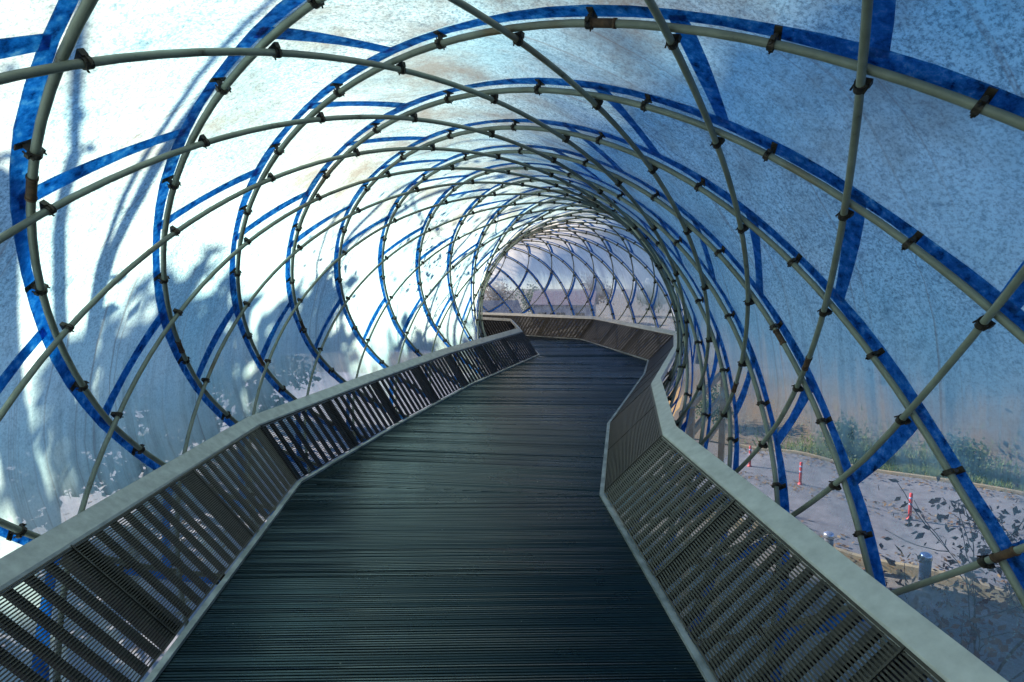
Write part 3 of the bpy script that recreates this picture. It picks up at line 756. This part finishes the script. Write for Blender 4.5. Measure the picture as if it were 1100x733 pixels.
# trees on the left bank, between the sun and the film
LEFT = [(-6.1, 4.9, 16.0, .14, 'leaning bare tree whose trunk shadow falls on the nearest film at the left'),
        (-8.3, 11.4, 15.5, .12, 'forked bare tree on the paving behind the third pipe hoop on the left'),
        (-7.5, 15.6, 15, .12, 'slim bare tree on the left paving, farthest one along the tunnel'),
        (-9.5, 8.2, 16.5, .15, 'tall thick bare tree standing farthest left on the paving')]
for k, (x, y, h, r_, lab) in enumerate(LEFT):
    tree('bare_tree', x, y, h, r_, L_BROWN, 2600, .065, 20+k, lab, depth=4, trunk_part=.60, lean=((.10, -.12), (-.1, .1), (.05, .1), (.1, 0))[k], group='bare trees on the left paving', spread=.6, cluster=.22)
def shade_tree(x, y, h, r, seed, label):  # dense evergreen, added to keep the sun off the lower left film
    rng = np.random.default_rng(seed); z0 = float(gz(x, y))-.1
    root = empty('evergreen', (x, y, z0), label, 'tree', 'evergreens added in a row to shade the left film')
    limbs = []; m = MB()
    m.sweep([(x, y, z0), (x+.1, y, z0+h*.4), (x+.05, y+.1, z0+h*.93)], [.16, .11, .03], 8)
    leaf = MB(); n = 0
    for k in range(90):
        t = rng.uniform(.07, 1.0); a = rng.uniform(0, 6.28); rr = r*(1-.75*max(0, (t-.45)/.55)**1.6)*rng.uniform(.55, 1.12)
        p0 = np.array([x, y, z0+h*t*.95]); p1 = p0+np.array([math.cos(a)*rr, math.sin(a)*rr, .25*rr])
        m.sweep([p0, (p0+p1)/2+np.array([0, 0, -.08]), p1], [.03, .02, .008], 5)
        for q_ in range(60):
            c = p0+(p1-p0)*rng.uniform(.35, 1.08)+rng.normal(0, .26, 3); s_ = .17*rng.uniform(.6, 1.4)
            u_ = rng.normal(0, 1, 3); u_ /= np.linalg.norm(u_); v_ = np.cross(u_, rng.normal(0, 1, 3)); v_ /= np.linalg.norm(v_)
            leaf.add([c-u_*s_, c-v_*s_*.6, c+u_*s_, c+v_*s_*.6], [(0, 1, 2, 3)])
    m.build('trunk', M_BARK, root, True); leaf.build('crown', L_DARK, root)
HL = ['evergreen at the near left end of the added shade row', 'broad evergreen just left of the middle of the added shade row',
      'tallest evergreen in the middle of the added shade row', 'narrow added shade evergreen right of the tallest one', 'added shade evergreen with a ragged top, third from the far end', 'low evergreen next to the far end of the added shade row', 'last evergreen at the far end of the added shade row', 'evergreen standing alone beyond the far end of the added shade row']
for k, (y, h) in enumerate([(7.4, 12.0), (9.9, 12.7), (12.6, 13.2), (15.1, 12.6), (17.8, 12.8), (20.5, 12.0), (23.2, 12.5), (28.0, 11.0)]):
    shade_tree(-13.0+.5*math.sin(k*2.1), y, h, 2.15 if k != 3 else 1.7, 300+k, HL[k])
# right side
tree('shrub', 5.75, 6.5, 5.0, .035, L_PURPLE, 1000, .05, 41, 'russet leaved shrub growing close outside the film at the lower right', 'shrub', depth=3, kids=4, trunk_part=.5, spread=.5, cluster=.13)
tree('shrub', 8.2, 7.6, 4.4, .035, L_PURPLE, 1000, .052, 42, 'darker russet shrub with thin twigs beside the road kerb', 'shrub', depth=3, kids=4, trunk_part=.42, spread=.6, cluster=.15)
RIGHT = [(21.6, 13.4, 13, .17, 'straight trunked brown tree at the far right, nearest to the road'),
         (26.5, 15.0, 14, .16, 'brown leaved tree on the right bank behind the nearest trunk'),
         (20.0, 29.5, 14, .18, 'brown leaved tree standing on the grassy bank beyond the red posts'),
         (12.5, 37.0, 13, .17, 'brown leaved tree where the road bends away behind the tunnel'),
         (29.0, 22.0, 15, .2, 'tall brown tree farthest back on the right bank')]
for k, (x, y, h, r_, lab) in enumerate(RIGHT):
    tree('brown_tree', x, y, h, r_, L_BROWN, 3600, .10, 60+k, lab, depth=4, group='brown trees on the right bank', spread=.5, cluster=.45)
BUSH = [(13.4, 22.4, 1.5, 'round green bush on the grass beyond the road, nearest the bend'), (16.4, 19.6, 1.3, 'small green bush on the verge opposite the tallest red post'),
        (10.0, 27.0, 1.7, 'large green bush at the left end of the grass bank'), (19.0, 17.5, 1.4, 'green bush beside the trunks at the right edge')]
for k, (x, y, h, lab) in enumerate(BUSH):
    tree('bush', x, y, h*2, .03, L_GREEN, 1500, .07, 80+k, lab, 'bush', depth=3, kids=5, trunk_part=.3, spread=.9, cluster=.22, group='green bushes on the grass bank')
# far trees seen dimly through the film at the end of the tunnel
FAR = [(-9, 78, 7), (-2.5, 92, 8), (3.5, 96, 6.5), (13, 94, 8), (22, 86, 7), (-15, 80, 7), (36, 90, 8)]
FL = ['far hazy tree left of the pale house', 'far tall tree just behind the pale house roof', 'far low tree in front of the low house', 'far tall tree right of the low house',
      'far rounded tree on the right of the valley', 'far tree at the left foot of the hill', 'far tree highest on the right of the valley']
for k, (x, y, h) in enumerate(FAR):
    tree('valley_tree', x, y, h, .18, L_BROWN if k % 2 else L_GREEN, 1600, .2, 100+k, FL[k], depth=3, kids=4, spread=.6, cluster=.7, group='trees in the valley beyond the tunnel')
tree('red_shrub', -7.6, 7.2, 2.2, .03, L_RED, 600, .06, 130, 'small scarlet autumn shrub behind the film at the lower left', 'shrub', depth=3, kids=4, trunk_part=.35, spread=.7, cluster=.15)

# ---------------------------------------------------------------- houses in the valley
def house(x, y, w_, d_, h, rot, wallm, roofm, label):
    z0 = float(gz(x, y))-.2
    r = empty('house', (x, y, z0), label, 'house', 'houses in the valley beyond the tunnel')
    c, s = math.cos(rot), math.sin(rot)
    T = lambda p: (x+p[0]*c-p[1]*s, y+p[0]*s+p[1]*c, z0+p[2])
    m = MB(); a, b_ = w_/2, d_/2
    m.add([T(p) for p in ((-a, -b_, 0), (a, -b_, 0), (a, b_, 0), (-a, b_, 0), (-a, -b_, h), (a, -b_, h), (a, b_, h), (-a, b_, h), (-a, 0, h+d_*.28), (a, 0, h+d_*.28))],
          [(0, 1, 5, 4), (1, 2, 6, 9, 5), (2, 3, 7, 6), (3, 0, 4, 8, 7), (4, 5, 9, 8), (6, 7, 8, 9)])
    m.build('wall', wallm, r)
    m = MB(); e = .4; hr = h+d_*.28+.12
    for sg in (-1, 1):
        q = [(-a-e, sg*(b_+e), h-e*.5+.12), (a+e, sg*(b_+e), h-e*.5+.12), (a+e, 0, hr), (-a-e, 0, hr)]
        q2 = [(p[0], p[1], p[2]+.14) for p in q]
        m.add([T(p) for p in q+q2], [(0, 1, 2, 3), (4, 7, 6, 5), (0, 4, 5, 1), (3, 2, 6, 7), (1, 5, 6, 2), (0, 3, 7, 4)])
    m.build('roof', roofm, r)
    for fl in range(int(h//2.8)):
        for k in range(int(w_//2.6)):
            wx = -a+1.3+k*2.6; wz = .9+fl*2.8
            m = MB(); m.add([T(p) for p in ((wx-.6, -b_-.03, wz), (wx+.6, -b_-.03, wz), (wx+.6, -b_-.03, wz+1.3), (wx-.6, -b_-.03, wz+1.3), (wx-.6, -b_+.02, wz), (wx+.6, -b_+.02, wz), (wx+.6, -b_+.02, wz+1.3), (wx-.6, -b_+.02, wz+1.3))],
                           [(0, 1, 2, 3), (0, 4, 5, 1), (1, 5, 6, 2), (2, 6, 7, 3), (3, 7, 4, 0)])
            m.build('window', M_FLAT, r)
M_WALL = simple('pale_render', (.34, .34, .33), (.46, .45, .43), 3, .9); M_BRICK = simple('brick', (.42, .38, .36), (.52, .46, .43), 5, .9)
M_ROOF = simple('roof_tile', (.10, .10, .12), (.18, .17, .18), 5, .8); M_ROOF2 = simple('red_roof_tile', (.20, .15, .16), (.27, .21, .22), 5, .8)
house(-3, 72, 7, 6, 3.4, .2, M_WALL, M_ROOF, 'pale rendered house with dark roof beyond the end of the tunnel')
house(7.5, 78, 8, 6, 3.2, -.25, M_BRICK, M_ROOF2, 'low rendered house with brownish tiled roof right of the pale house')
house(31, 88, 9, 7, 5.8, .1, M_WALL, M_ROOF2, 'two storey pale house farther up the valley')

# ---------------------------------------------------------------- posts and bollards along the road
def on_px(x, y): return (x, y, float(gz(x, y))+.16)
for x, y, h, lab in ((11.75, 15.75, .80, 'red traffic post with pale bands, the nearest and clearest of the row'),
                     (10.05, 18.7, .80, 'red traffic post in the middle of the row on the road'),
                     (9.1, 20.6, .80, 'farthest red traffic post, dim behind the film')):
    p = on_px(x, y); r = empty('traffic_post', p, lab, 'traffic post', 'red traffic posts down the middle of the road')
    m = MB(); m.lathe(p, [(.085, 0), (.085, .02), (.055, .04), (.046, .09)], 14); m.build('base', M_RED, r, True)
    m = MB(); m.lathe(p, [(.045, .09), (.045, h-.02), (.035, h)], 12); m.build('tube', M_RED, r, True)
    for zz in (h*.55, h*.78):
        m = MB(); m.lathe(p, [(.0465, zz), (.0465, zz+.06)], 12); m.build('reflective_band', M_WHITE, r, True)
for s_, u_, lab in ((15.6, 0.9, 'grey bollard with bright steel top nearest the lower right corner'), (15.6, 2.9, 'grey steel topped bollard by the kerb below the red posts'), (15.6, 4.9, 'third grey steel topped bollard along the near kerb, leftmost of them')):
    q = road_pt(s_, u_); p = (q[0], q[1], float(gz(*q))); r = empty('bollard', p, lab, 'bollard', 'steel topped bollards along the near kerb')
    m = MB(); m.lathe(p, [(.15, -.05), (.15, .05), (.115, .06), (.115, .70)], 18); m.build('shaft', M_DARKPOST, r, True)
    m = MB(); m.lathe(p, [(.13, .70), (.13, .78), (.11, .82), (.06, .845), (.01, .85)], 18); m.build('top', M_STEEL, r, True)
# timber guard rail outside the gap in the film
M_WOOD = simple('raw_timber', (.45, .22, .07), (.62, .35, .14), 12, .7)

wr = empty('timber_railing', (2.6, 6.6, float(gz(2.6, 6.6))), 'raw timber railing seen through the torn gap in the film on the right', 'railing')
A = np.array([2.15, 7.0, -2.55]); B = np.array([3.7, 9.6, -2.35]); up = np.array([0, 0, 1.])
t_ = (B-A)/np.linalg.norm(B-A)
for zz in (0, .42, .84):
    m = MB(); m.frame_box(A+up*zz, B-A, np.array([t_[1], -t_[0], 0])*.05, up*.10); m.build('rail', M_WOOD, wr)
for k in range(2):
    p = A+(B-A)*(k*3.4+.3)/4.4; g = float(gz(p[0], p[1]))
    m = MB(); m.frame_box(np.array([p[0], p[1], g-.1])+np.array([t_[1], -t_[0], 0])*.052, t_*.09, np.array([t_[1], -t_[0], 0])*.09, up*(p[2]+1.05-g)); m.build('post', M_WOOD, wr)
